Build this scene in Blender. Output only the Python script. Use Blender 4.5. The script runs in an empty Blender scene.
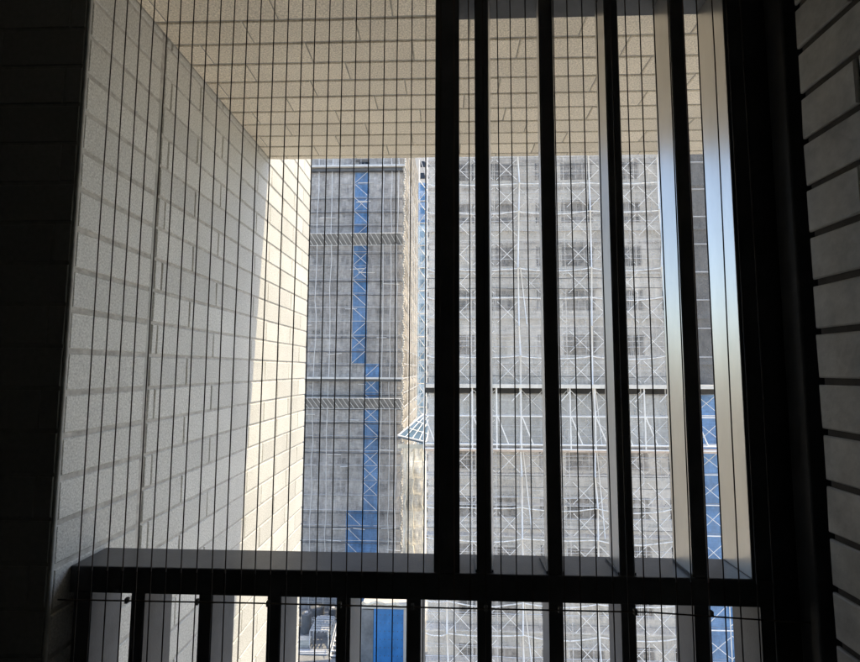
import bpy, math, random
from mathutils import Vector, Matrix
rnd = random.Random(7)
S = bpy.context.scene
C = S.collection
H = 45.0                      # camera height above the street

# ------------------------------------------------------------------ camera
F = 465.0
M_cam = (Matrix.Rotation(math.radians(2.1), 3, 'Z') @ Matrix.Rotation(math.radians(94.8), 3, 'X')
         @ Matrix.Rotation(math.radians(0.23), 3, 'Z'))
cd = bpy.data.cameras.new('camera'); cam = bpy.data.objects.new('camera', cd); C.objects.link(cam)
cam.matrix_world = Matrix.Translation((0, 0, H)) @ M_cam.to_4x4()
cd.sensor_fit = 'HORIZONTAL'; cd.sensor_width = 36; cd.lens = F / 860 * 36
cd.clip_start = 0.02; cd.clip_end = 6000
S.camera = cam

def at(px, py, Y):
    """where the photograph's sight line meets the plane at distance Y (heights relative to the eye)"""
    d = M_cam @ Vector(((px - 430) / F, (331 - py) / F, -1))
    return d * (Y / d.y)

# ------------------------------------------------------------------ mesh builder
class MB:
    def __init__(s): s.v = []; s.f = []; s.m = []
    def quad(s, a, b, c, d, m=0):
        n = len(s.v); s.v += [tuple(a), tuple(b), tuple(c), tuple(d)]; s.f.append((n, n+1, n+2, n+3)); s.m.append(m)
    def poly(s, pts, m=0):
        n = len(s.v); s.v += [tuple(p) for p in pts]; s.f.append(tuple(range(n, n+len(pts)))); s.m.append(m)
    def box(s, x0, x1, y0, y1, z0, z1, m=0):
        n = len(s.v)
        s.v += [(x0,y0,z0),(x1,y0,z0),(x1,y1,z0),(x0,y1,z0),(x0,y0,z1),(x1,y0,z1),(x1,y1,z1),(x0,y1,z1)]
        for f in ((0,3,2,1),(4,5,6,7),(0,1,5,4),(1,2,6,5),(2,3,7,6),(3,0,4,7)):
            s.f.append(tuple(n+i for i in f)); s.m.append(m)
        return s
    def prism(s, ring, z0, z1, m=0):
        n = len(s.v); k = len(ring)
        s.v += [(x, y, z0) for x, y in ring] + [(x, y, z1) for x, y in ring]
        s.f.append(tuple(n+i for i in reversed(range(k)))); s.m.append(m)
        s.f.append(tuple(n+k+i for i in range(k))); s.m.append(m)
        for i in range(k):
            j = (i+1) % k
            s.f.append((n+i, n+j, n+k+j, n+k+i)); s.m.append(m)
        return s
    def tube(s, a, b, r, k=6, m=0):
        a = Vector(a); b = Vector(b); d = (b-a).normalized()
        u = d.cross(Vector((0,0,1)) if abs(d.z) < .9 else Vector((1,0,0))).normalized(); w = d.cross(u)
        n = len(s.v)
        for p in (a, b):
            for i in range(k):
                t = 2*math.pi*i/k; s.v.append(tuple(p + (u*math.cos(t) + w*math.sin(t))*r))
        for i in range(k):
            j = (i+1) % k; s.f.append((n+i, n+j, n+k+j, n+k+i)); s.m.append(m)
        s.f.append(tuple(n+i for i in range(k))); s.m.append(m)
        s.f.append(tuple(n+k+i for i in reversed(range(k)))); s.m.append(m)
        return s
    def path(s, pts, r, k=5, m=0):
        for a, b in zip(pts, pts[1:]): s.tube(a, b, r, k, m)
        return s
    def build(s, name, mats, parent=None, smooth=False, off=True, bevel=0, **props):
        me = bpy.data.meshes.new(name)
        v = s.v
        me.from_pydata(v, [], s.f)
        if not isinstance(mats, (list, tuple)): mats = [mats]
        for m in mats: me.materials.append(m)
        me.polygons.foreach_set('material_index', s.m)
        if smooth: me.polygons.foreach_set('use_smooth', [True]*len(s.f))
        me.update()
        o = bpy.data.objects.new(name, me); C.objects.link(o)
        if parent: o.parent = parent
        else: o.location = (0, 0, H)
        if bevel:
            b = o.modifiers.new('bevel', 'BEVEL'); b.width = bevel; b.segments = 2; b.limit_method = 'ANGLE'
        for k, val in props.items(): o[k] = val
        return o

def thing(name, label, cat, group=None, kind=None):
    o = bpy.data.objects.new(name, None); C.objects.link(o); o.location = (0, 0, H)
    o['label'] = label; o['category'] = cat
    if group: o['group'] = group
    if kind: o['kind'] = kind
    return o
def tag(o, label, cat, group=None):
    o['label'] = label; o['category'] = cat
    if group: o['group'] = group
    return o

# ------------------------------------------------------------------ materials
def mat(name, col, rough=.8, metal=0, noise=0, nscale=5, spread=None, bump=0, bscale=50, spec=.5, island=0, stretch=None, coat=0, stain=0):
    m = bpy.data.materials.new(name); m.use_nodes = True
    nt = m.node_tree; N = nt.nodes; L = nt.links; b = N['Principled BSDF']
    b.inputs['Base Color'].default_value = (*col, 1); b.inputs['Roughness'].default_value = rough
    b.inputs['Metallic'].default_value = metal; b.inputs['Specular IOR Level'].default_value = spec
    if coat: b.inputs['Coat Weight'].default_value = coat; b.inputs['Coat Roughness'].default_value = .08
    tc = N.new('ShaderNodeTexCoord'); mp = N.new('ShaderNodeMapping'); L.new(tc.outputs['Object'], mp.inputs[0])
    if stretch: mp.inputs['Scale'].default_value = stretch
    cur = None
    if noise:
        n = N.new('ShaderNodeTexNoise'); n.inputs['Scale'].default_value = nscale; n.inputs['Detail'].default_value = 6
        n.inputs['Roughness'].default_value = .65
        L.new(mp.outputs[0], n.inputs[0])
        r = N.new('ShaderNodeMapRange'); r.inputs['From Min'].default_value = .3; r.inputs['From Max'].default_value = .7
        r.inputs['To Min'].default_value = 1-noise; r.inputs['To Max'].default_value = 1+noise
        L.new(n.outputs['Fac'], r.inputs[0]); cur = r.outputs[0]
    if island:
        g = N.new('ShaderNodeNewGeometry'); r = N.new('ShaderNodeMapRange')
        r.inputs['To Min'].default_value = 1-island; r.inputs['To Max'].default_value = 1+island
        L.new(g.outputs['Random Per Island'], r.inputs[0])
        if cur is None: cur = r.outputs[0]
        else:
            mm = N.new('ShaderNodeMath'); mm.operation = 'MULTIPLY'; L.new(cur, mm.inputs[0]); L.new(r.outputs[0], mm.inputs[1]); cur = mm.outputs[0]
    if stain:
        mp2 = N.new('ShaderNodeMapping'); mp2.inputs['Scale'].default_value = (1.6, 1.6, .7); L.new(tc.outputs['Object'], mp2.inputs[0])
        n = N.new('ShaderNodeTexNoise'); n.inputs['Scale'].default_value = 3.2; n.inputs['Detail'].default_value = 7; n.inputs['Roughness'].default_value = .6
        L.new(mp2.outputs[0], n.inputs[0]); r = N.new('ShaderNodeMapRange'); r.inputs['From Min'].default_value = .3; r.inputs['From Max'].default_value = .6
        r.inputs['To Min'].default_value = 1-stain; r.inputs['To Max'].default_value = 1
        L.new(n.outputs['Fac'], r.inputs[0])
        mm = N.new('ShaderNodeMath'); mm.operation = 'MULTIPLY'; L.new(cur, mm.inputs[0]); L.new(r.outputs[0], mm.inputs[1]); cur = mm.outputs[0]
    if cur is not None:
        vm = N.new('ShaderNodeVectorMath'); vm.operation = 'SCALE'; vm.inputs[0].default_value = col
        L.new(cur, vm.inputs['Scale']); L.new(vm.outputs[0], b.inputs['Base Color'])
    if bump:
        n = N.new('ShaderNodeTexNoise'); n.inputs['Scale'].default_value = bscale; n.inputs['Detail'].default_value = 4
        L.new(mp.outputs[0], n.inputs[0])
        bp = N.new('ShaderNodeBump'); bp.inputs['Strength'].default_value = bump; bp.inputs['Distance'].default_value = .002
        L.new(n.outputs['Fac'], bp.inputs['Height']); L.new(bp.outputs[0], b.inputs['Normal'])
    return m

def net_mat(name, col, clear, var=.25, weave=True):
    """woven scaffold netting: partly see-through, folded and unevenly dusty"""
    m = bpy.data.materials.new(name); m.use_nodes = True
    nt = m.node_tree; N = nt.nodes; L = nt.links; out = N['Material Output']; N.remove(N['Principled BSDF'])
    tc = N.new('ShaderNodeTexCoord')
    def noise(scale, sc, d=5):
        mp = N.new('ShaderNodeMapping'); mp.inputs['Scale'].default_value = sc; L.new(tc.outputs['Object'], mp.inputs[0])
        n = N.new('ShaderNodeTexNoise'); n.inputs['Scale'].default_value = scale; n.inputs['Detail'].default_value = d
        n.inputs['Roughness'].default_value = .7
        L.new(mp.outputs[0], n.inputs[0]); return n.outputs['Fac']
    def rng(x, lo, hi, a=.32, b=.68):
        r = N.new('ShaderNodeMapRange'); r.inputs['From Min'].default_value = a; r.inputs['From Max'].default_value = b
        r.inputs['To Min'].default_value = lo; r.inputs['To Max'].default_value = hi; L.new(x, r.inputs[0]); return r.outputs[0]
    def mul(a, b):
        q = N.new('ShaderNodeMath'); q.operation = 'MULTIPLY'; L.new(a, q.inputs[0]); L.new(b, q.inputs[1]); return q.outputs[0]
    oi = N.new('ShaderNodeObjectInfo')
    g = mul(rng(noise(1.1, (1, 1, .35)), 1-var, 1+var), rng(noise(3.5, (.5, .5, 3)), 1-var*.6, 1+var*.6))
    g = mul(g, rng(oi.outputs['Random'], 1-var*.5, 1+var*.5, 0, 1))
    vm = N.new('ShaderNodeVectorMath'); vm.operation = 'SCALE'; vm.inputs[0].default_value = col; L.new(g, vm.inputs['Scale'])
    df = N.new('ShaderNodeBsdfDiffuse'); tl = N.new('ShaderNodeBsdfTranslucent')
    L.new(vm.outputs[0], df.inputs[0]); L.new(vm.outputs[0], tl.inputs[0])
    m1 = N.new('ShaderNodeMixShader'); m1.inputs[0].default_value = .3; L.new(df.outputs[0], m1.inputs[1]); L.new(tl.outputs[0], m1.inputs[2])
    tr = N.new('ShaderNodeBsdfTransparent')
    m2 = N.new('ShaderNodeMixShader'); L.new(rng(noise(2.2, (1, 1, .5)), max(0, 1-clear-.12), min(1, 1-clear+.12)), m2.inputs[0])
    L.new(tr.outputs[0], m2.inputs[1]); L.new(m1.outputs[0], m2.inputs[2]); L.new(m2.outputs[0], out.inputs[0])
    return m

M = dict(
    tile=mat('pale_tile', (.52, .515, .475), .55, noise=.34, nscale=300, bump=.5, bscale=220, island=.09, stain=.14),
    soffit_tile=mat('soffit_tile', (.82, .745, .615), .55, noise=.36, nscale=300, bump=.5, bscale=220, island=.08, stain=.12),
    grout=mat('grout', (.41, .395, .36), .95, noise=.3, nscale=60),
    dark_tile=mat('grey_tile', (.50, .485, .445), .5, noise=.3, nscale=18, bump=.5, bscale=90, island=.12),
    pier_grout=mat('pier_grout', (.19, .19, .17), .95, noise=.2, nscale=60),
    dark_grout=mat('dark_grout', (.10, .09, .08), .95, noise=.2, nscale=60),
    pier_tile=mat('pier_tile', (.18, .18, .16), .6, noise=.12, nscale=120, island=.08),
    sealant=mat('sealant', (.34, .34, .31), .7, noise=.3, nscale=25),
    plaster=mat('room_plaster', (.52, .51, .47), .9, noise=.08, nscale=4),
    rail=mat('rail_paint', (.065, .066, .068), .34, noise=.3, nscale=14, spec=.32, bump=.1, bscale=300),
    blade2=mat('baluster_metal', (.17, .17, .175), .3, metal=1, noise=.2, nscale=9),
    blade=mat('blade_metal', (.62, .60, .565), .30, metal=1, noise=.12, nscale=7, stretch=(1, 1, .3), bump=.03, bscale=40),
    wire=mat('wire', (.05, .037, .03), .6, spec=.25, noise=.2, nscale=60),
    wire2=mat('wire_brown', (.10, .05, .03), .5),
    concrete=mat('concrete', (.62, .585, .52), .9, noise=.25, nscale=.5, bump=.2, bscale=6),
    concrete2=mat('concrete_dark', (.46, .44, .41), .9, noise=.25, nscale=.5),
    slab=mat('slab_edge', (.66, .65, .61), .9, noise=.2, nscale=.8),
    glass=mat('dark_glass', (.02, .022, .025), .15, noise=.3, nscale=2),
    frame=mat('window_frame', (.45, .45, .45), .5, noise=.1),
    pipe=mat('galvanised_pipe', (.70, .70, .68), .45, noise=.15, nscale=3),
    pipe_w=mat('white_pipe', (.74, .72, .67), .5, noise=.1, nscale=2),
    pipe_d=mat('dull_pipe', (.50, .50, .50), .5, noise=.2, nscale=3),
    board=mat('platform_board', (.62, .58, .50), .8, noise=.2, nscale=1.5),
    board_o=mat('toe_board', (.55, .45, .38), .8, noise=.3, nscale=1.5),
    black=mat('painted_shade_black', (.04, .04, .04), .7, noise=.2),  # colour of the painted shadow band under the platform
    cream=mat('cream_cladding', (.80, .72, .56), .8, noise=.25, nscale=.9, stretch=(1, 1, .6)),
    cream2=mat('rolled_cream', (.46, .43, .37), .8, noise=.35, nscale=1.4),
    pale=mat('pale_render', (.60, .54, .46), .85, noise=.1, nscale=.3),
    bluetarp=mat('blue_tarp', (.06, .25, .56), .45, noise=.2, nscale=.9, bump=.3, bscale=2),
    bluepanel=mat('blue_panel', (.07, .12, .17), .3, noise=.25, nscale=.8),
    asphalt=mat('asphalt', (.06, .06, .06), .9, noise=.2, nscale=.3),
    ground=mat('ground', (.42, .39, .33), .95, noise=.25, nscale=.05),
    podium=mat('podium_deck', (.22, .22, .215), .9, noise=.35, nscale=.8),
    steel=mat('dark_steel', (.12, .125, .13), .6, noise=.3, nscale=1),
    net=net_mat('grey_net', (.78, .71, .62), .64, .3),
    netc=net_mat('clear_grey_net', (.80, .80, .77), .66),
    netd=net_mat('dark_net', (.16, .155, .15), .35),
    netl=net_mat('blue_grey_net', (.74, .705, .66), .54, .35),
    netb=net_mat('blue_net', (.17, .36, .66), .36, .3),
    netb2=net_mat('pale_blue_net', (.45, .66, .85), .40),
    netcream=net_mat('cream_net', (.38, .35, .30), .12, .45),  # cream net for the sunlit side, colour darkened to offset the sun
    netcream_shade=net_mat('cream_net_shade_copy', (.92, .86, .74), .10, .4),  # copy of the cream net, colour lightened to offset the shade it hangs in
)

# ------------------------------------------------------------------ tile cladding
TC = .067      # course
TL = .235      # tile length + joint
def clad(mb, o, u, v, n, lu, lv, phase=0, phase_v=0, joint=.0055, depth=.0026, bond=(0, .5), m=0, bev=.0018):
    """tiles over the rectangle o + [0,lu]u + [0,lv]v, courses stacked along v, faces looking along n"""
    o, u, v, n = map(Vector, (o, u, v, n))
    r = int(math.floor(-phase_v/TC)) - 1
    while r*TC + phase_v < lv:
        v0 = max(0, r*TC + phase_v + joint/2); v1 = min(lv, (r+1)*TC + phase_v - joint/2)
        if v1 - v0 > .006:
            sh = bond[r % len(bond)]*TL + phase + rnd.uniform(-.004, .004)
            c = int(math.floor(-sh/TL)) - 1
            while c*TL + sh < lu:
                u0 = max(0, c*TL + sh + joint*.28); u1 = min(lu, (c+1)*TL + sh - joint*.28)
                if u1 - u0 > .006:
                    h = [rnd.uniform(-.0007, .0007) for _ in range(4)]
                    k = len(mb.v)
                    j = [rnd.uniform(-.0006, .0006) for _ in range(4)]
                    cs = [(u0, v0+j[0]), (u1, v0+j[1]), (u1, v1+j[2]), (u0, v1+j[3])]; cu = (u0+u1)/2; cv = (v0+v1)/2
                    for lvl, ins in ((-depth, 0), (-bev, 0), (0, bev)):
                        for q, (a, b) in enumerate(cs):
                            a2 = a + (ins if a < cu else -ins); b2 = b + (ins if b < cv else -ins)
                            mb.v.append(tuple(o + u*a2 + v*b2 + n*(lvl + (h[q] if lvl > -depth else 0))))
                    for a in (0, 4):
                        for q in range(4):
                            p = (q+1) % 4; mb.f.append((k+a+q, k+a+p, k+a+4+p, k+a+4+q)); mb.m.append(m)
                    mb.f.append((k+8, k+9, k+10, k+11)); mb.m.append(m)
                c += 1
        r += 1

X_L = -.607; Z_C = .713; Y_S = 1.514; Y_W = 1.984; FLOOR = -1.45
# outer side wall, left: slab, grout and tiles, split by a sealant joint
w = thing('tiled_wall', 'pale tiled balcony side wall running outward, its far strip lit yellow by the sun', 'wall')
mb = MB(); mb.box(X_L-.20, X_L-.0026, .723, Y_W-.005, -3.2, 1.9); mb.build('grout_backing', M['grout'], w)
mb = MB(); clad(mb, (X_L, .7265, -3.2), (0,1,0), (0,0,1), (1,0,0), .1905, 5.1, -.006, .012, bond=(0, 0), joint=.008); mb.build('tile_cladding', M['tile'], w)
mb = MB(); clad(mb, (X_L, .933, -3.2), (0,1,0), (0,0,1), (1,0,0), Y_W-.933, 5.1, .02, .012, bond=(0, .5)); mb.build('tile_cladding', M['tile'], w)
mb = MB(); clad(mb, (X_L-.2, Y_W, -3.2), (1,0,0), (0,0,1), (0,1,0), .2, 5.1, 0, .012); mb.build('tile_return', M['tile'], w)
mb = MB()
z = -3.2
while z < Z_C:
    h = rnd.uniform(.12, .4); mb.box(X_L-.006, X_L-.0015+rnd.uniform(-.003, .001), .9185, .9315, z, min(z+h, 1.9)-.004); z += h
mb.build('sealant_joint', M['sealant'], w)
mb = MB(); mb.tube((X_L-.002, .7225, -1.2), (X_L-.002, .7225, Z_C), .0035, 8); mb.build('corner_trim', M['sealant'], w, smooth=True)

# soffit
s = thing('tiled_soffit', 'cream tiled soffit overhead between the side wall and the louvre screen', 'soffit')
mb = MB(); mb.box(X_L, 4.2, .762, Y_S-.003, Z_C+.0026, Z_C+.32); mb.build('slab', M['grout'], s)
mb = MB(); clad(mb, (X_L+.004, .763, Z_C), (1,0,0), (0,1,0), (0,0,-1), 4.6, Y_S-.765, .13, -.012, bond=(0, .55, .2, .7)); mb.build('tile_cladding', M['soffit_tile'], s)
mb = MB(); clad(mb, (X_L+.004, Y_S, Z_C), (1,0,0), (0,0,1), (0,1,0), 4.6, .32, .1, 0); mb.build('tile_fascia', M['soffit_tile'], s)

# the dark room behind the opening
def room(name, mb, m): return mb.build(name, m, kind='structure')
room('room_floor', MB().box(-2.4, .75, -3.2, .90, FLOOR-.2, FLOOR), M['plaster'])
room('room_ceiling', MB().box(-2.4, 4.2, -3.2, .758, Z_C+.09, Z_C+.32), M['plaster'])
room('back_wall', MB().box(-2.4, .75, -3.4, -3.2, FLOOR-.2, Z_C+.3), M['plaster'])
room('room_side_wall', MB().box(-2.6, -2.4, -3.4, .95, FLOOR-.2, Z_C+.3), M['plaster'])
room('head_wall', MB().box(X_L, .62, .742, .758, Z_C-.004, Z_C+.09), M['plaster'])

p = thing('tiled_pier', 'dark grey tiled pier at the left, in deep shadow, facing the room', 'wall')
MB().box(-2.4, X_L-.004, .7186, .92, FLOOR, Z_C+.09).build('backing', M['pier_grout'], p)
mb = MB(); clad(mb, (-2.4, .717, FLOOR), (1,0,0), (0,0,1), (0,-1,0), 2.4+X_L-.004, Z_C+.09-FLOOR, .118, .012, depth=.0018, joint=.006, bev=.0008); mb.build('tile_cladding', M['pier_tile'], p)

rw = thing('tiled_wall', 'grey tiled side wall close on the right with dark wide joints', 'wall')
MB().box(.5055, .75, -3.2, .645, FLOOR, Z_C+.09).build('backing', M['dark_grout'], rw)
mb = MB(); clad(mb, (.501, -3.2, FLOOR), (0,1,0), (0,0,1), (-1,0,0), 3.85, Z_C+.09-FLOOR, .0, .03, joint=.009, depth=.005, bev=.002); mb.build('tile_cladding', M['dark_tile'], rw)
room('niche_wall', MB().box(.62, .75, .647, .95, FLOOR, Z_C+.3), M['plaster'])
# own tower below and beyond the balcony
t = thing('apartment_tower', 'tiled outer face of the home tower below and beside the balcony', 'building')
MB().box(X_L-.2, 6, -8, .70, -H+.02, -3.25).build('wall', M['tile'], t)
MB().box(.76, 6, -8, .94, -3.2, Z_C+.30).build('upper_wall', M['tile'], t)
MB().box(X_L-.2, 6, -8, 1.3, Z_C+.33, 6).build('upper_floor', M['tile'], t)

# ------------------------------------------------------------------ balustrade
YF, YR = .757, .836
RT = at(434, 573, YF).z; RB = at(434, 600.5, YF).z
def blade_ring(xc, wf, ang, y0=YF+.002, y1=YR-.003, r=.0022):
    t = math.tan(math.radians(ang)); x0 = xc-wf/2; x1 = xc+wf/2; d = (y1-y0)*t
    return [(x0+r, y0), (x1-r, y0), (x1, y0+r), (x1+d, y1-r), (x1+d-r, y1), (x0+d+r, y1), (x0+d, y1-r), (x0, y0+r)]
b = thing('metal_balustrade', 'black metal balustrade with a flat top rail across the opening', 'balustrade')
MB().box(X_L+.001, .60, YF, YR, RB, RT).build('top_rail', M['rail'], b, bevel=.002)
MB().box(X_L+.001, .60, YF+.004, YR-.004, FLOOR+.05, FLOOR+.09).build('bottom_rail', M['rail'], b, bevel=.002)
P0, PP = .0588, .1106
for k in range(-5, 4):
    MB().prism(blade_ring(P0+PP*k, .0225, 3), FLOOR+.088, RB+.001).build('baluster', M['rail'], b)
MB().prism(blade_ring(-.585, .03, 0), FLOOR+.088, RB+.001).build('end_post', M['rail'], b)
MB().box(.478, .600, YF+.003, YR-.003, FLOOR+.088, RB+.001).build('end_post', M['rail'], b)
# ------------------------------------------------------------------ louvre screen
l = thing('louvre_screen', 'black metal screen of upright blades standing on the right part of the top rail', 'louvre screen')
HB = at(600, 16.5, YR).z
MB().box(-.0205, .0205, YF+.001, YR-.001, RT, Z_C).build('centre_post', M['rail'], l, bevel=.0015)
pm = MB().box(.4670, .600, YF+.001, YR-.001, RT, Z_C); pm.m[2] = 1; pm.build('side_post', [M['blade'], M['rail']], l, bevel=.0012)
MB().box(.0206, .4668, YF+.004, YR, HB, Z_C).build('head_bar', M['rail'], l)
for k in range(4):
    pm = MB().prism(blade_ring(P0+PP*k, .0235, (8, 6.9, 4.6, 0)[k], YF+.002, YF+.066), RT+.0005, HB-.0005)
    for i in (2, 3, 9): pm.m[i] = 1
    pm.build('blade', [M['blade'], M['rail']], l)
    f = MB(); xx = P0+PP*k; f.box(xx-.0135, xx+.0145, YF+.006, YF+.064, RT+.0001, RT+.004); f.build('blade_foot', M['rail'], l)
MB().box(.520, .618, .700, .738, FLOOR, Z_C+.08).build('jamb_cover', M['rail'], l, bevel=.003)

# ------------------------------------------------------------------ wires
g = thing('wire_screen', 'fine upright safety wires strung across the whole opening in front of the rail', 'wire screen')
YW = .7345
ph = at(410, 335, YW).x
WP = .02350
ks = range(int(math.ceil((X_L+.012-ph)/WP)), int((.50-ph)/WP)+1)
ZR = at(434, 607, YW).z
for k in ks:
    x = ph+WP*k + rnd.uniform(-.0008, .0008); wob = rnd.uniform(-.0012, .0012)
    pts = [(x+wob*math.sin(i*1.3+k), YW+.0008*math.sin(i*.9+k*2), FLOOR+.05+(Z_C+.06-FLOOR-.05)*i/8) for i in range(9)]
    MB().path(pts, .00095, 6).build('wire', M['wire2'] if k in (3, 19) else M['wire'], g, smooth=True)
mb = MB(); mb.path([(X_L+.004, YW-.002, ZR-.0005), (-.3, YW-.002, ZR+.0008), (0, YW-.002, ZR), (.3, YW-.002, ZR+.0005), (.615, YW-.022, ZR-.004)], .0011, 6); mb.build('cross_wire', M['wire'], g, smooth=True)
for k in range(-5, 4):
    x = P0+PP*k; MB().box(x-.0025, x+.0025, YW-.0035, YW+.003, ZR-.004, ZR+.004).build('clip', M['steel'], g, bevel=.0008)

# ================================================================== OUTSIDE
MB().box(-1500, 1500, -600, 3000, -H-1, -H).build('ground', M['ground'], kind='structure')
MB().box(-200, 200, 8, 17, -H+.002, -H+.006).build('road', M['asphalt'], kind='structure')

def limited(items, name, material, parent, key, maxn=100, smooth=False, label=None):
    """items: list of (key value, builder function); the first maxn are parts of their own, the rest one piece"""
    items = sorted(items, key=key)
    for i, it in enumerate(items[:maxn]):
        mb = MB(); it[1](mb); o = mb.build(name, material, parent)
        if label: o['label'] = label
    if len(items) > maxn:
        mb = MB()
        for it in items[maxn:]: it[1](mb)
        mb.build(name, material, parent, kind='stuff')

def net_sheet(mb, x0, x1, z0, z1, y, bulge=.12, nx=12, nz=5, axis='x', sag=0.0, seed=0):
    R = random.Random(seed); a, b_, c = R.uniform(0, 6), R.uniform(0, 6), R.uniform(.6, 1.4)
    n = len(mb.v)
    for j in range(nz+1):
        for i in range(nx+1):
            u = i/nx; v = j/nz
            d = bulge*c*(math.sin(math.pi*v)*(.55+.45*math.sin(u*7+a)) + .35*math.sin(u*23+b_)*(.4+.6*math.sin(math.pi*v)))
            d += R.uniform(-.02, .02)
            p = x0+(x1-x0)*u; zz = z0+(z1-z0)*v - sag*math.sin(math.pi*((u*3) % 1))
            mb.v.append((p, y-d, zz) if axis == 'x' else (y+d, p, zz))
    for j in range(nz):
        for i in range(nx):
            k = n+j*(nx+1)+i; mb.f.append((k, k+1, k+nx+2, k+nx+1)); mb.m.append(0)

def facade(parent, x0, x1, y, z0, z1, cols, rows, wmat, th=.35, ww=1.3, wh=1.2):
    """concrete wall with real openings; cols: x centres, rows: z centres"""
    mb = MB(); zz = z0
    for r in sorted(rows):
        a, b_ = r-wh/2, r+wh/2
        mb.box(x0, x1, y, y+th, zz, a)
        xx = x0
        for c in sorted(cols):
            cw = c[1] if isinstance(c, tuple) else ww; cx = c[0] if isinstance(c, tuple) else c
            mb.box(xx, cx-cw/2, y, y+th, a, b_); xx = cx+cw/2
        mb.box(xx, x1, y, y+th, a, b_); zz = b_
    mb.box(x0, x1, y, y+th, zz, z1)
    mb.build('wall', wmat, parent)
    for r in rows:
        for c in cols:
            cw = c[1] if isinstance(c, tuple) else ww; cx = c[0] if isinstance(c, tuple) else c
            f = MB(); q = .05
            f.box(cx-cw/2, cx-cw/2+q, y+.12, y+.2, r-wh/2, r+wh/2); f.box(cx+cw/2-q, cx+cw/2, y+.12, y+.2, r-wh/2, r+wh/2)
            f.box(cx-cw/2+q, cx+cw/2-q, y+.12, y+.2, r-wh/2, r-wh/2+q); f.box(cx-cw/2+q, cx+cw/2-q, y+.12, y+.2, r+wh/2-q, r+wh/2)
            f.box(cx-.025, cx+.025, y+.125, y+.195, r-wh/2+q, r+wh/2-q)
            o = f.build('window', M['frame'], parent)
            g_ = MB(); g_.box(cx-cw/2+q, cx+cw/2-q, y+.15, y+.17, r-wh/2+q, r+wh/2-q); g_.build('pane', M['board'] if rnd.random() < .12 else M['glass'], o)

# ------------------------------------------------------------------ nearer building (right)
YN = 31.0; ppm = F/YN
XR0, XR1 = -1.35, 16.15
rb = thing('apartment_block', 'nearer grey concrete block under construction behind netted scaffolding', 'building', 'buildings under construction')
rows_up = [5.0+3.2*k for k in range(-1, 7)]; rows_lo = [-2.9-3.25*k for k in range(1, 13)]
rows = [r for r in rows_up if r > .5] + rows_lo
facade(rb, XR0+.05, 26, YN+2.2, -H, 28, [(1.4, 1.2), (3.9, 1.9), (6.8, .8), (9.4, 2.3), (13.0, 1.8), (15.6, .9), (19.5, 1.5), (23, 1.5)], rows, M['concrete'], wh=1.5)
MB().box(XR0+.05, 26, YN+2.56, YN+18, -H, 28).build('core', M['concrete2'], rb)
for r in rows:
    MB().box(XR0, 26, YN+1.95, YN+2.198, r-1.35, r-1.12).build('slab_edge', M['slab'], rb)
for r in rows:
    for cx, cw in ((9.4, 2.6), (3.9, 1.9)):
        MB().box(cx-cw/2, cx+cw/2, YN+1.7, YN+2.198, r+.75, r+.87).build('canopy_slab', M['slab'], rb)

sc = thing('scaffolding', 'netted scaffolding over the nearer block, seen through the blades on the right', 'scaffolding', 'scaffoldings')
BAY = 4.72/3; LIFT = 1.95
xs = [4.80+BAY*k for k in range(-4, 8)]; xs = [x for x in xs if XR0-.3 < x < XR1+.2]
# lift levels follow the seams at the eye: a platform sits at z = -1.0 and -4.85
lev = [-1.0 + LIFT*k for k in range(0, 14)]; low = [-4.85 - LIFT*k for k in range(0, 10)]
Zt = lev[-1]; Zb = low[-1]
for x in xs:
    for yy, nm in ((YN+.12, 'standard'), (YN+1.15, 'standard')):
        MB().tube((x, yy, -H), (x, yy, Zt+.8), .028, 6).build(nm, M['pipe'], sc, smooth=True)
for z in lev + low + [-2.95]:
    mb = MB(); mb.tube((XR0, YN+.12, z+.05), (XR1, YN+.12, z+.05), .026, 5); mb.tube((XR0, YN+.16, z+1.0), (XR1, YN+.16, z+1.0), .022, 5)
    mb.build('ledger', M['pipe'], sc)
    MB().box(XR0, XR1, YN+.35, YN+.95, z-.04, z+.01).build('deck', M['pipe_d'], sc)
br = []
for x0, x1 in zip(xs, xs[1:]):
    for z in lev[:-1] + low + [-2.95]:
        inw = any(x0-.4 < c < x1+.4 for c in (3.9, 9.4, 12.9, 1.4)) and rnd.random() < .8
        def fn(mb, x0=x0, x1=x1, z=z, inw=inw):
            yy = YN-.20 if inw else YN-.06; rr = .019 if inw else .014
            mb.tube((x0+.1, yy, z+.25), (x1-.1, yy, z+1.65), rr, 5); mb.tube((x0+.1, yy-.03, z+1.65), (x1-.1, yy-.03, z+.25), rr, 5)
        if inw or rnd.random() < .45: br.append((abs(z-1), fn))
limited(br, 'cross_brace', M['pipe_w'], sc, key=lambda i: i[0])
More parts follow.
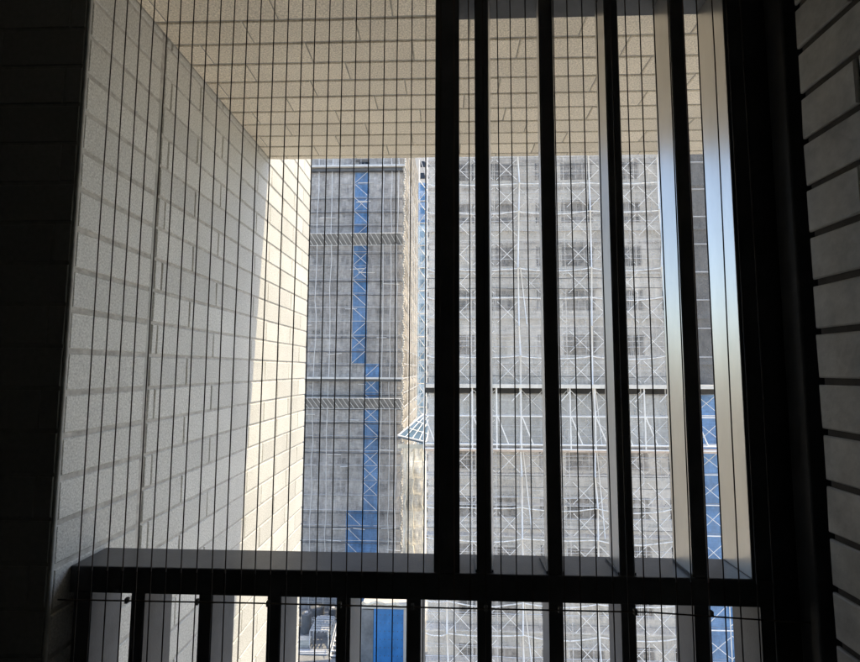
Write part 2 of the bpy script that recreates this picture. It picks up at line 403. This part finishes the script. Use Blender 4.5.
# nets, three bays wide and one lift high
cols = [XR0, .08, 4.80, 9.52, 14.24, XR1]
sd = 0; others = []
for i, (a, b_) in enumerate(zip(cols, cols[1:])):
    zl = list(reversed(low)) + [-2.95] + lev
    for z0, z1 in zip(zl, zl[1:]):
        sd += 1
        mid = z0 >= -4.9 and z1 <= -.9
        if (z0, z1) == (-2.95, -1.0): z1 = -1.55
        mb = MB(); net_sheet(mb, a+.02, b_-.02, z0+.02, z1-.02, YN-.02, .09 if not mid else .03, seed=sd, nx=14, nz=5)
        if i == 4 and z1 < 1 and rnd.random() < .0: continue
        mb.build('net_panel', M['netc'] if mid else M['net'], sc, smooth=True)
mb = MB(); net_sheet(mb, XR0, XR1, -H, Zb, YN-.02, .1, 40, 20, seed=99); mb.build('net_panel', M['net'], sc, smooth=True)
for z in lev + low:
    for f_ in (.62, 1.28):
        pts = [(XR0+(XR1-XR0)*i/12, YN-.14, z+f_+rnd.uniform(-.05, .05)) for i in range(13)]
        MB().path(pts, rnd.uniform(.012, .022), 4).build('hem_and_shade_line', M['pipe_d'] if rnd.random() < .6 else M['steel'], sc)
# sagging seam ropes along the net edges
for li, z in enumerate(lev[1:] + low[1:]):
    if li % 3 == 1: continue
    mb = MB()
    for a, b_ in zip(cols, cols[1:]):
        sg = rnd.uniform(.03, .28); pts = []
        for i in range(9):
            u = i/8; pts.append((a+(b_-a)*u, YN-.16, z + rnd.uniform(-.02, .02) - sg*4*u*(1-u)))
        mb.path(pts, .040, 5)
    mb.build('seam_rope', M['pipe_w'], sc, smooth=True)
# bold seam posts outside the net, slightly out of true in every lift
for x in cols[1:-1]:
    pts = []
    z = Zb
    while z < Zt:
        pts.append((x+rnd.uniform(-.10, .10), YN-.2, z)); z += LIFT*rnd.choice((1, 1, 2))
    pts.append((x, YN-.2, Zt))
    MB().path(pts, .050, 6).build('seam_post', M['pipe_w'], sc, smooth=True)
    pts = []
    z = Zb
    while z < Zt:
        z2 = z+LIFT*rnd.choice((2, 2, 3)); dx = rnd.uniform(.35, .75)
        mb = MB().path([(x+.1, YN-.18, z2), (x+dx, YN-.17, z+.1)], .034, 5) if rnd.random() < .3 else None
        if mb: mb.build('seam_tie', M['pipe_w'], sc, smooth=True)
        z = z2
# platforms
MB().box(XR0-.1, XR1+2.2, YN-.55, YN+1.9, -1.14, -.90).build('platform', M['board'], sc, label='cream boarded platform line at eye level')
MB().box(XR0-.1, XR1+2.2, YN+.9, YN+1.9, -1.55, -1.16).build('platform_dark_band', M['black'], sc)  # black strip put in as the shadow band beneath the platform
mb = MB(); mb.tube((XR0-.1, YN-.4, -4.75), (XR1+2.2, YN-.4, -4.75), .055); mb.tube((XR0-.1, YN-.4, -5.05), (XR1+2.2, YN-.4, -5.05), .05)
mb.tube((XR0-.1, YN-.4, -2.95), (XR1+2.2, YN-.4, -2.95), .045); mb.build('guard_rail', M['pipe_w'], sc)
MB().box(XR0-.1, XR1+2.2, YN-.3, YN+.9, -5.22, -5.10).build('platform', M['board_o'], sc)
for x in xs:
    mb = MB(); mb.tube((x, YN-.40, -5.1), (x, YN-.40, -1.14), .045, 6); mb.build('bracket_post', M['pipe_w'], sc)
    mb = MB(); mb.tube((x+.05, YN-.40, -2.95), (x+.75, YN-.40, -4.75), .040, 6)
    mb.build('raker', M['pipe_w'], sc)
    if rnd.random() < .5: MB().tube((x+.05, YN-.40, -1.3), (x-.6, YN-.40, -2.0), .03, 6).build('knee_brace', M['pipe_w'], sc)

# right-hand return of the scaffolding: dark net above, blue below
s2 = thing('scaffolding', 'scaffolding at the far right with dark net above and blue net below', 'scaffolding', 'scaffoldings')
x2 = [16.4, 18.2, 20.0, 21.8, 23.6]
for x in x2:
    MB().tube((x, YN+1.0, -H), (x, YN+1.0, Zt), .035, 6).build('standard', M['pipe_w'], s2)
for z in lev:
    mb = MB(); net_sheet(mb, 16.2, 24, z+.02, z+LIFT-.02, YN+1.3, .06, 16, 4, seed=int(z*10)); mb.build('net_panel', M['netd'], s2, smooth=True)
    MB().tube((16.2, YN+1.15, z), (24, YN+1.15, z), .028, 5).build('ledger', M['pipe_d'], s2)
for z in [-2.95] + low:
    h = -1.6 if z == -2.95 else z+LIFT
    mb = MB(); net_sheet(mb, 16.3, 24, z+.02, h, YN+1.3, .06, 16, 4, seed=int(z*10)); mb.build('blue_net_panel', M['netb'], s2, smooth=True)
    mb = MB(); mb.tube((16.2, YN+.95, z), (24, YN+.95, z), .04, 5); mb.build('ledger', M['pipe_w'], s2)
    mb = MB()
    for a, b_ in zip(x2, x2[1:]):
        j = [rnd.uniform(-.18, .18) for _ in range(4)]
        mb.tube((a, YN+.92, z+.15+j[0]), (b_, YN+.92, z+1.7+j[1]), .024, 5)
        if rnd.random() < .7: mb.tube((a, YN+.88, z+1.7+j[2]), (b_, YN+.88, z+.15+j[3]), .022, 5)
    mb.build('cross_brace', M['pipe'], s2)

# ------------------------------------------------------------------ farther building (left)
YL = 57.0
XL0, XL1 = -23.0, -5.6
lb = thing('apartment_block', 'farther grey block under construction in the left gap of the opening', 'building', 'buildings under construction')
rowsL = [-27.5+3.2*k for k in range(0, 20)]
facade(lb, XL0, XL1-.6, YL+2.0, -H, 38, [(-20, 1.6), (-16.9, 1.2), (-13.2, 1.1), (-10.9, 1.5), (-8.2, 1.6)], rowsL, M['concrete2'])
MB().box(XL0, XL1-.6, YL+2.37, YL+26, -H, 38).build('core', M['concrete2'], lb)
for r in rowsL:
    MB().box(XL0, XL1-.55, YL+1.7, YL+1.998, r-1.4, r-1.1).build('slab_edge', M['slab'], lb)
sl = thing('scaffolding', 'netted scaffolding over the farther block, with an upright blue strip', 'scaffolding', 'scaffoldings')
BL = 1.8; LL = 1.75
nx_ = int((XL1-XL0)/BL)
xsl = [XL1-BL*k for k in range(nx_+1)]
for x in xsl:
    MB().tube((x, YL+.1, -H), (x, YL+.1, 37), .035, 5).build('standard', M['pipe_d'], sl)
levL = [-1.0+LL*k for k in range(-17, 22)]
for z in levL:
    mb = MB(); mb.tube((XL0, YL-.12, z), (XL1, YL-.12, z), .030, 4); mb.tube((XL0, YL+.1, z+.9), (XL1, YL+.1, z+.9), .03, 4); mb.build('ledger', M['pipe_d'] if rnd.random() < .6 else M['pipe'], sl)
    MB().box(XL0, XL1, YL+.25, YL+1.2, z-.05, z).build('deck', M['pipe_d'], sl)
    if rnd.random() < .7: MB().path([(XL0, YL-.2, z-.3+rnd.uniform(-.1, .1)), (-12, YL-.2, z-.3+rnd.uniform(-.1, .1)), (XL1, YL-.2, z-.3)], rnd.uniform(.03, .07), 4).build('hem_and_shade_line', M['steel'], sl)  # dark tube drawn in as a shadow line along the ledger
def blue_at(z):
    if z > -1: return (at(353, 300, YL).x, at(367.3, 300, YL).x)
    if z > -17: return (at(363, 450, YL).x, at(378, 450, YL).x)
    return (at(346, 530, YL).x, at(377, 530, YL).x)
sheets = []; blues = []; sd = 500
for z0, z1 in zip(levL[::2], levL[2::2]):
    b0, b1 = blue_at((z0+z1)/2)
    segs = [(XL0, -18), (-18, b0), (b1, XL1)]
    for a, c in segs:
        sd += 1
        def fn(mb, a=a, c=c, z0=z0, z1=z1, sd=sd): net_sheet(mb, a, c, z0+.02, z1-.02, YL-.03, .10, max(6, int((c-a)*2)), 6, seed=sd)
        sheets.append((abs((z0+z1)/2+1)+(20 if a < -18.5 else 0), fn))
    if z1 < 25.6:
        mb = MB(); net_sheet(mb, b0, b1, z0+.02, z1-.02, YL-.05, .08, 6, 6, seed=sd+1000); mb.build('blue_net_panel', M['netb'], sl, smooth=True, label='blue net strip')
        for za in (z0, z0+LL):
            mb = MB(); d = rnd.random() < .7
            mb.tube((b0+.1, YL-.3, za+(1.6 if d else .1)), (b0+1.75, YL-.3, za+(.1 if d else 1.6)), .035, 4)
            if rnd.random() < .45: mb.tube((b0+.1, YL-.26, za+(.1 if d else 1.6)), (b0+1.75, YL-.26, za+(1.6 if d else .1)), .03, 4)
            mb.build('cross_brace', M['pipe'], sl)
limited(sheets, 'net_panel', M['netl'], sl, key=lambda i: i[0], maxn=90)
mb = MB(); net_sheet(mb, XL0, XL1, -H, levL[0], YL, .1, 40, 10, seed=77); mb.build('net_panel', M['netl'], sl)
for z, h in ((at(380, 168, YL).z, .5), (-1.0, .35)):
    mb = MB(); mb.box(XL0, XL1+.3, YL-.8, YL-.1, z-.12, z+.10); mb.build('platform', M['slab'], sl)
    MB().box(XL0, XL1+.3, YL-.45, YL-.1, z-.12-h*.85, z-.13).build('platform_dark_band', M['steel'], sl)
for zc in (at(350, 241, YL).z, at(350, 403, YL).z):
    x = XL0+.5; mb = MB(); n = 0
    while x < XL1:
        mb.tube((x, YL-1.1, zc+.65), (x+.75, YL-.3, zc-.65), .045, 4); x += .62
    mb.tube((XL0+.5, YL-1.1, zc+.65), (XL1+.2, YL-1.1, zc+.65), .045, 5); mb.tube((XL0+.5, YL-.3, zc-.65), (XL1+.2, YL-.3, zc-.65), .04, 5)
    mb.build('catch_fan', M['pipe'], sl)
    mb = MB(); mb.quad((XL0+.5, YL-1.06, zc+.65), (XL1, YL-1.06, zc+.65), (XL1, YL-.2, zc-.65), (XL0+.5, YL-.2, zc-.65)); mb.build('fan_sheet', M['podium'], sl)
# irregular bright posts and rails outside the net
for x in (-16.3, -14.5, -8.0, -7.0, -6.2):
    pts = []; z = -30
    while z < 36: pts.append((x+rnd.uniform(-.12, .12), YL-.3, z)); z += rnd.choice((1.75, 3.5, 3.5))
    MB().path(pts, .04, 4).build('seam_post', M['pipe'], sl)
for i in range(26):
    x = rnd.uniform(-18, XL1-1); z = rnd.uniform(-26, 24); ln = rnd.uniform(.8, 2.2)
    MB().path([(x, YL-.33, z), (x+ln, YL-.33, z+rnd.uniform(-.12, .12))], .045, 4).build('rail_pipe', M['pipe_w' if i % 3 else 'pipe'], sl)

# sunlit side of the farther block
s3 = thing('scaffolding', 'cream sunlit netting rolled down the corner of the farther block', 'scaffolding', 'scaffoldings')
for i, z in enumerate(levL):
    if z > 34: break
    mb = MB(); net_sheet(mb, YL-.2, YL+32, z+.03, z+LL-.03, XL1+.15, .22, 16, 5, axis='y', seed=900+i); mb.build('net_panel', M['netcream'], s3, smooth=True)
    MB().path([(XL1+.35, YL-.35, z), (XL1+.45, YL+32, z)], .05, 4).build('ledger', M['pipe_d'], s3)
    mb = MB(); pts = []
    for j in range(7):
        u = j/6; pts.append((XL1+.1+.22*math.sin(math.pi*u)*rnd.uniform(.7, 1.1), YL-.45, z+LL*u))
    mb.path(pts, .13, 6); mb.build('net_roll', M['cream2'], s3, smooth=True)
for y in (YL+3.5, YL+7, YL+10.5, YL+14, YL+20, YL+26, YL+32):
    MB().tube((XL1+.5, y, -H), (XL1+.5, y, 26), .05, 5).build('standard', M['pipe_w'], s3)

# hoist tower
YH = 70.0
ht = thing('hoist_tower', 'slim hoist tower in pale blue netting beside the farther block', 'hoist tower')
a = at(418, 300, YH).x; c = at(426.5, 300, YH).x
zt = at(420, 183, YH).z
for x in (a, c):
    for y in (YH, YH+1.5): MB().tube((x, y, -H), (x, y, zt+8), .07, 5).build('mast_leg', M['pipe_w'], ht)
z = -30; k = 0
while z < zt:
    mb = MB(); net_sheet(mb, a, c, z, min(zt, z+3.4), YH-.1, .06, 6, 6, seed=1300+k); mb.build('net_panel', M['netb'] if z+3.4 > zt-4.5 else M['netb2'], ht)
    mb = MB(); mb.tube((a, YH-.25, z), (c, YH-.25, z+1.7), .05, 4); mb.tube((c, YH-.25, z+1.7), (a, YH-.25, z+3.4), .05, 4); mb.tube((a, YH-.25, z), (c, YH-.25, z), .06, 4)
    mb.build('lattice', M['pipe_w'], ht); z += 3.5; k += 1
mb = MB(); mb.tube((a-.8, YH-.3, zt+7), (c, YH-.3, zt+.2), .07, 4); mb.tube((a-.1, YH-.3, zt+7), (c+.5, YH-.3, zt+.4), .05, 4); mb.build('head_stay', M['pipe_d'], ht)

# sloping blue catch platform at the corner
cp = thing('catch_platform', 'sloping blue catch platform with white frame jutting from the building corner', 'catch platform')
yA = 50.0
A = at(398, 436.5, yA); B = at(424, 414.5, 56.2); Cc = at(426, 443, yA); D = at(431, 420, 56.5)
mb = MB(); th = Vector((0, 0, -.12))
mb.quad(A, Cc, D, B); mb.quad(A+th, B+th, D+th, Cc+th); mb.quad(A, A+th, Cc+th, Cc); mb.quad(Cc, Cc+th, D+th, D); mb.quad(B, B+th, A+th, A); mb.quad(D, D+th, B+th, B)
mb.build('deck_sheet', M['bluepanel'], cp)
mb = MB(); up = Vector((0, 0, .1))
mb.path([A+up, B+up, D+up, Cc+up, A+up], .09, 5)
for u in (.25, .5, .75): mb.tube(A.lerp(Cc, u)+up, B.lerp(D, u)+up, .05, 4)
for u in (.33, .66): mb.tube(A.lerp(B, u)+up, Cc.lerp(D, u)+up, .045, 4)
mb.build('frame', M['pipe_w'], cp)
MB().box(A.x, Cc.x+.2, yA-.05, yA+.05, Cc.z-.55, Cc.z-.14).build('fascia', M['cream'], cp)
for u in (.2, .62): 
    q = A.lerp(Cc, u); MB().tube((q.x, yA+.3, q.z-.5), (XL1+.3, YL-.4, q.z-4.2), .08, 5).build('strut', M['pipe_w'], cp)
# cream columns beneath the catch platform
s4 = thing('net_curtain', 'cream crumpled net curtain hanging below the blue catch platform', 'net')
for i in range(16):
    zt_ = Cc.z-.6-1.75*i
    mb = MB(); net_sheet(mb, at(403, 500, 52).x, at(424, 500, 52).x, zt_-1.73, zt_, 52, .25, 10, 5, seed=1700+i); mb.build('net_panel', M['netcream_shade'], s4, smooth=True)
    for px in (406, 413, 423):
        x = at(px, 500, 51.6).x
        MB().path([(x+rnd.uniform(-.1, .1), 51.6, zt_-1.75), (x+rnd.uniform(-.15, .15), 51.55, zt_-.9), (x+rnd.uniform(-.1, .1), 51.6, zt_)], .09, 5).build('net_roll', M['cream'], s4)
MB().box(at(403, 500, 52).x, at(425, 500, 52).x, 52.3, 56, -H, Cc.z-3).build('stair_core', M['concrete'], s4)

# pale tower far behind, filling the slot
ft = thing('residential_tower', 'pale finished tower glimpsed in the slot between the two netted blocks', 'building')
MB().box(-14, 12, 120, 140, -H, 75).build('wall', M['pale'], ft)
for k in range(36):
    for x in (-6.5, -4.5, -2.6):
        o = MB().box(x-.6, x+.6, 119.9, 119.99, -42+3.2*k, -40.4+3.2*k).build('window', M['glass'], ft)

# ------------------------------------------------------------------ podium and site clutter
PZ = at(320, 613, 56).z
pd = thing('podium', 'low grey podium roof between the buildings, cluttered with site gear', 'building')
MB().box(-40, -1.6, 38, 56.6, -H, PZ-.01).build('wall', M['concrete2'], pd)
MB().box(-40, -1.6, 37.9, 56.6, PZ, PZ+.12).build('roof', M['podium'], pd)
def on(px, py):
    d = M_cam @ Vector(((px-430)/F, (331-py)/F, -1)); return d*((PZ+.12)/d.z)
gt = thing('formwork_table', 'white lattice formwork table standing on the podium roof', 'formwork table')
q = on(322, 642); x0, x1, y0, y1 = q.x-1.0, q.x+.9, q.y-1, q.y+1.6; zz = PZ+1.6
mb = MB()
for i in range(6):
    x = x0+(x1-x0)*i/5; mb.box(x-.05, x+.05, y0, y1, zz, zz+.14)
for i in range(7):
    y = y0+(y1-y0)*i/6; mb.box(x0, x1, y-.05, y+.05, zz+.15, zz+.27)
mb.build('girders', M['pipe_d'], gt)
for x in (x0, x1):
    for y in (y0, (y0+y1)/2, y1): MB().tube((x, y, PZ+.12), (x, y, zz), .05, 6).build('leg', M['pipe'], gt)
mb = MB()
for a_, b_ in ((y0, (y0+y1)/2), ((y0+y1)/2, y1)):
    mb.tube((x1, a_, PZ+.2), (x1, b_, zz), .035, 5); mb.tube((x1, b_, PZ+.2), (x1, a_, zz), .035, 5)
mb.build('brace', M['pipe'], gt)
st = thing('steel_stair', 'steep white steel stair with rails beside the formwork table', 'stair')
q = on(331, 655); q2 = Vector((q.x+.4, q.y+3.5, PZ+3.4)); q = Vector((q.x, q.y-.5, PZ+.12))
for dx in (0, .8):
    o = Vector((dx, 0, 0)); MB().tube(q+o, q2+o, .07, 5).build('stringer', M['pipe_w'], st); MB().tube(q+o+Vector((0,0,.9)), q2+o+Vector((0,0,.9)), .04, 5).build('handrail', M['pipe_w'], st)
mb = MB()
for i in range(12):
    c_ = q.lerp(q2, (i+.5)/12); mb.box(c_.x, c_.x+.8, c_.y-.12, c_.y+.12, c_.z, c_.z+.04)
mb.build('treads', M['pipe_d'], st)
for i, (px, py, lab) in enumerate(((306, 632, 'dark upright water tank nearest the lit wall edge'), (317, 618, 'dark squat water tank behind the formwork table'), (333, 617, 'small dark tank at the back near a baluster'))):
    q = on(px, py); r = (.55, .8, .5)[i]; h = (2.0, 1.3, 1.0)[i]
    mb = MB(); ring = [(q.x+r*math.cos(t*math.pi/8), q.y+r*math.sin(t*math.pi/8)) for t in range(16)]; mb.prism(ring, PZ+.12, PZ+.12+h)
    tk = mb.build('water_tank', M['steel'], None, bevel=.08); tag(tk, lab, 'tank', 'tanks on the podium roof')
    mb = MB(); mb.prism([(q.x+.2*math.cos(t*math.pi/5), q.y+.2*math.sin(t*math.pi/5)) for t in range(10)], PZ+.12+h-.02, PZ+.2+h); lid = mb.build('lid', M['pipe_d'], tk); lid.location = (0, 0, 0)
for i, (px, py, lab) in enumerate(((311, 622, 'bundle of pale scaffold pipes lying near the tanks'), (326, 616, 'bundle of pale scaffold pipes at the foot of the farther block'), (312, 655, 'bundle of pale scaffold pipes in front of the formwork table'))):
    q = on(px, py); mb = MB()
    for k in range(14):
        y = q.y + (k % 5)*.12; z = PZ+.18+(k//5)*.11; mb.tube((q.x-1.6+rnd.uniform(-.2, .2), y, z), (q.x+1.6+rnd.uniform(-.2, .2), y+rnd.uniform(-.15, .15), z), .05, 5)
    tag(mb.build('pipe_bundle', M['pipe_d']), lab, 'pipes', 'pipe bundles on the podium roof')

fn_ = thing('guard_fence', 'pale lattice guard fence across the podium roof behind the formwork table', 'fence')
q = on(318, 628)
for i in range(12):
    MB().box(q.x-5+i*.9, q.x-4.95+i*.9, q.y, q.y+.05, PZ+.12, PZ+1.3).build('post', M['pipe'], fn_)
mb = MB()
for h_ in (.25, .55, .9, 1.2): mb.tube((q.x-5, q.y-.03, PZ+h_), (q.x+4.9, q.y-.03, PZ+h_), .03, 5)
mb.build('rail', M['pipe'], fn_)
for i, (px, py, lab) in enumerate(((304, 645, 'small board stack beside the lit wall edge on the podium'), (334, 636, 'small board stack by the foot of the steel stair'), (325, 623, 'small board stack behind the lattice guard fence'))):
    q = on(px, py); mb = MB()
    for k in range(6): 
        d_ = rnd.uniform(-.08, .08); mb.box(q.x-.6+d_, q.x+.6+d_, q.y-.4+d_, q.y+.4+d_, PZ+.125+k*.11, PZ+.215+k*.11)
    tag(mb.build('board_stack', M['board']), lab, 'boards', 'board stacks on the podium roof')
# blue tarpaulin enclosure
yb = 47.0
e = thing('tarp_enclosure', 'bright blue sheeted enclosure with a torn white edge low beside the netted tower', 'enclosure')
bx0, bx1 = at(373.5, 640, yb).x, at(403.5, 640, yb).x; bz = at(390, 609, yb).z
mb = MB(); net_sheet(mb, bx0, bx1, PZ+.12, bz, yb, .06, 14, 14, seed=31); mb.build('tarp', M['bluetarp'], e, smooth=True)
MB().box(bx0-1.3, bx1+.5, yb+.3, yb+4, PZ+.12, bz-.05).build('frame_core', M['concrete2'], e)
mb = MB(); gx = at(361.5, 640, yb).x; mb.box(gx, bx0-.03, yb-.05, yb+.2, PZ+.12, bz-.1); mb.build('side_panel', M['podium'], e)
mb = MB(); net_sheet(mb, bx1, bx1+.5, PZ+.12, bz+.2, yb-.1, .2, 4, 16, seed=33); mb.build('torn_edge', M['pale'], e, smooth=True)
mb = MB()
for i in range(7):
    for j in range(9):
        mb.box(bx0+.25+i*.42-.03, bx0+.25+i*.42+.03, yb-.19, yb-.17, bz-.5-j*.75, bz-.42-j*.75)
mb.build('eyelets', M['steel'], e)
MB().box(gx, bx1+.6, yb-.25, yb+.3, bz+.12, bz+.32).build('top_beam', M['board'], e)
mb = MB(); pts = [(gx+(bx1+.6-gx)*i/10, yb-.1, bz+.5+rnd.uniform(-.15, .2)) for i in range(11)]; mb.path(pts, .14, 5); mb.build('rolled_sheet', M['cream'], e)

# buildings to the left, out beyond the side wall (they show in the blades' reflections)
for i, (x, y, wd, dp, h, lab) in enumerate(((-75, 40, 26, 30, 38, 'beige mid-rise block out to the left'), (-92, 125, 34, 26, 42, 'tan block farther left behind'), (-110, 80, 30, 30, 44, 'long pale block far to the left'))):
    o = thing('apartment_block', lab, 'building')
    MB().box(x, x+wd, y, y+dp, -H, -H+h).build('wall', M['cream'], o)
    for k in range(int(h//3.2)):
        MB().box(x+1, x+wd-1, y-.05, y-.01, -H+1+k*3.2, -H+2.4+k*3.2).build('window_band', M['glass'], o)
        MB().box(x+wd+.01, x+wd+.05, y+1, y+dp-1, -H+1+k*3.2, -H+2.4+k*3.2).build('window_band', M['glass'], o)

# ------------------------------------------------------------------ light
sv = Vector((.70, .12, 1.235)).normalized()
ld = bpy.data.lights.new('sun', 'SUN'); lo = bpy.data.objects.new('sun', ld); C.objects.link(lo)
lo.rotation_euler = sv.to_track_quat('Z', 'Y').to_euler(); ld.energy = 2.0; ld.angle = math.radians(.5); ld.color = (1, .84, .58)
W = bpy.data.worlds.new('World'); S.world = W; W.use_nodes = True
nt = W.node_tree; bg = nt.nodes['Background']; sk = nt.nodes.new('ShaderNodeTexSky'); sk.sky_type = 'NISHITA'; sk.sun_disc = False
sk.sun_elevation = math.asin(sv.z); sk.sun_rotation = math.atan2(sv.x, sv.y); sk.dust_density = 2.0; sk.altitude = 50
nt.links.new(sk.outputs[0], bg.inputs[0]); bg.inputs[1].default_value = .15
S.view_settings.view_transform = 'Standard'; S.view_settings.look = 'None'; S.view_settings.gamma = 1
S.view_settings.use_curve_mapping = False; S.view_settings.exposure = 1.65
S.render.engine = 'CYCLES'
S.cycles.max_bounces = 8; S.cycles.diffuse_bounces = 5; S.cycles.glossy_bounces = 4; S.cycles.transparent_max_bounces = 16
S.cycles.use_denoising = True
S.cycles.filter_width = 1.5
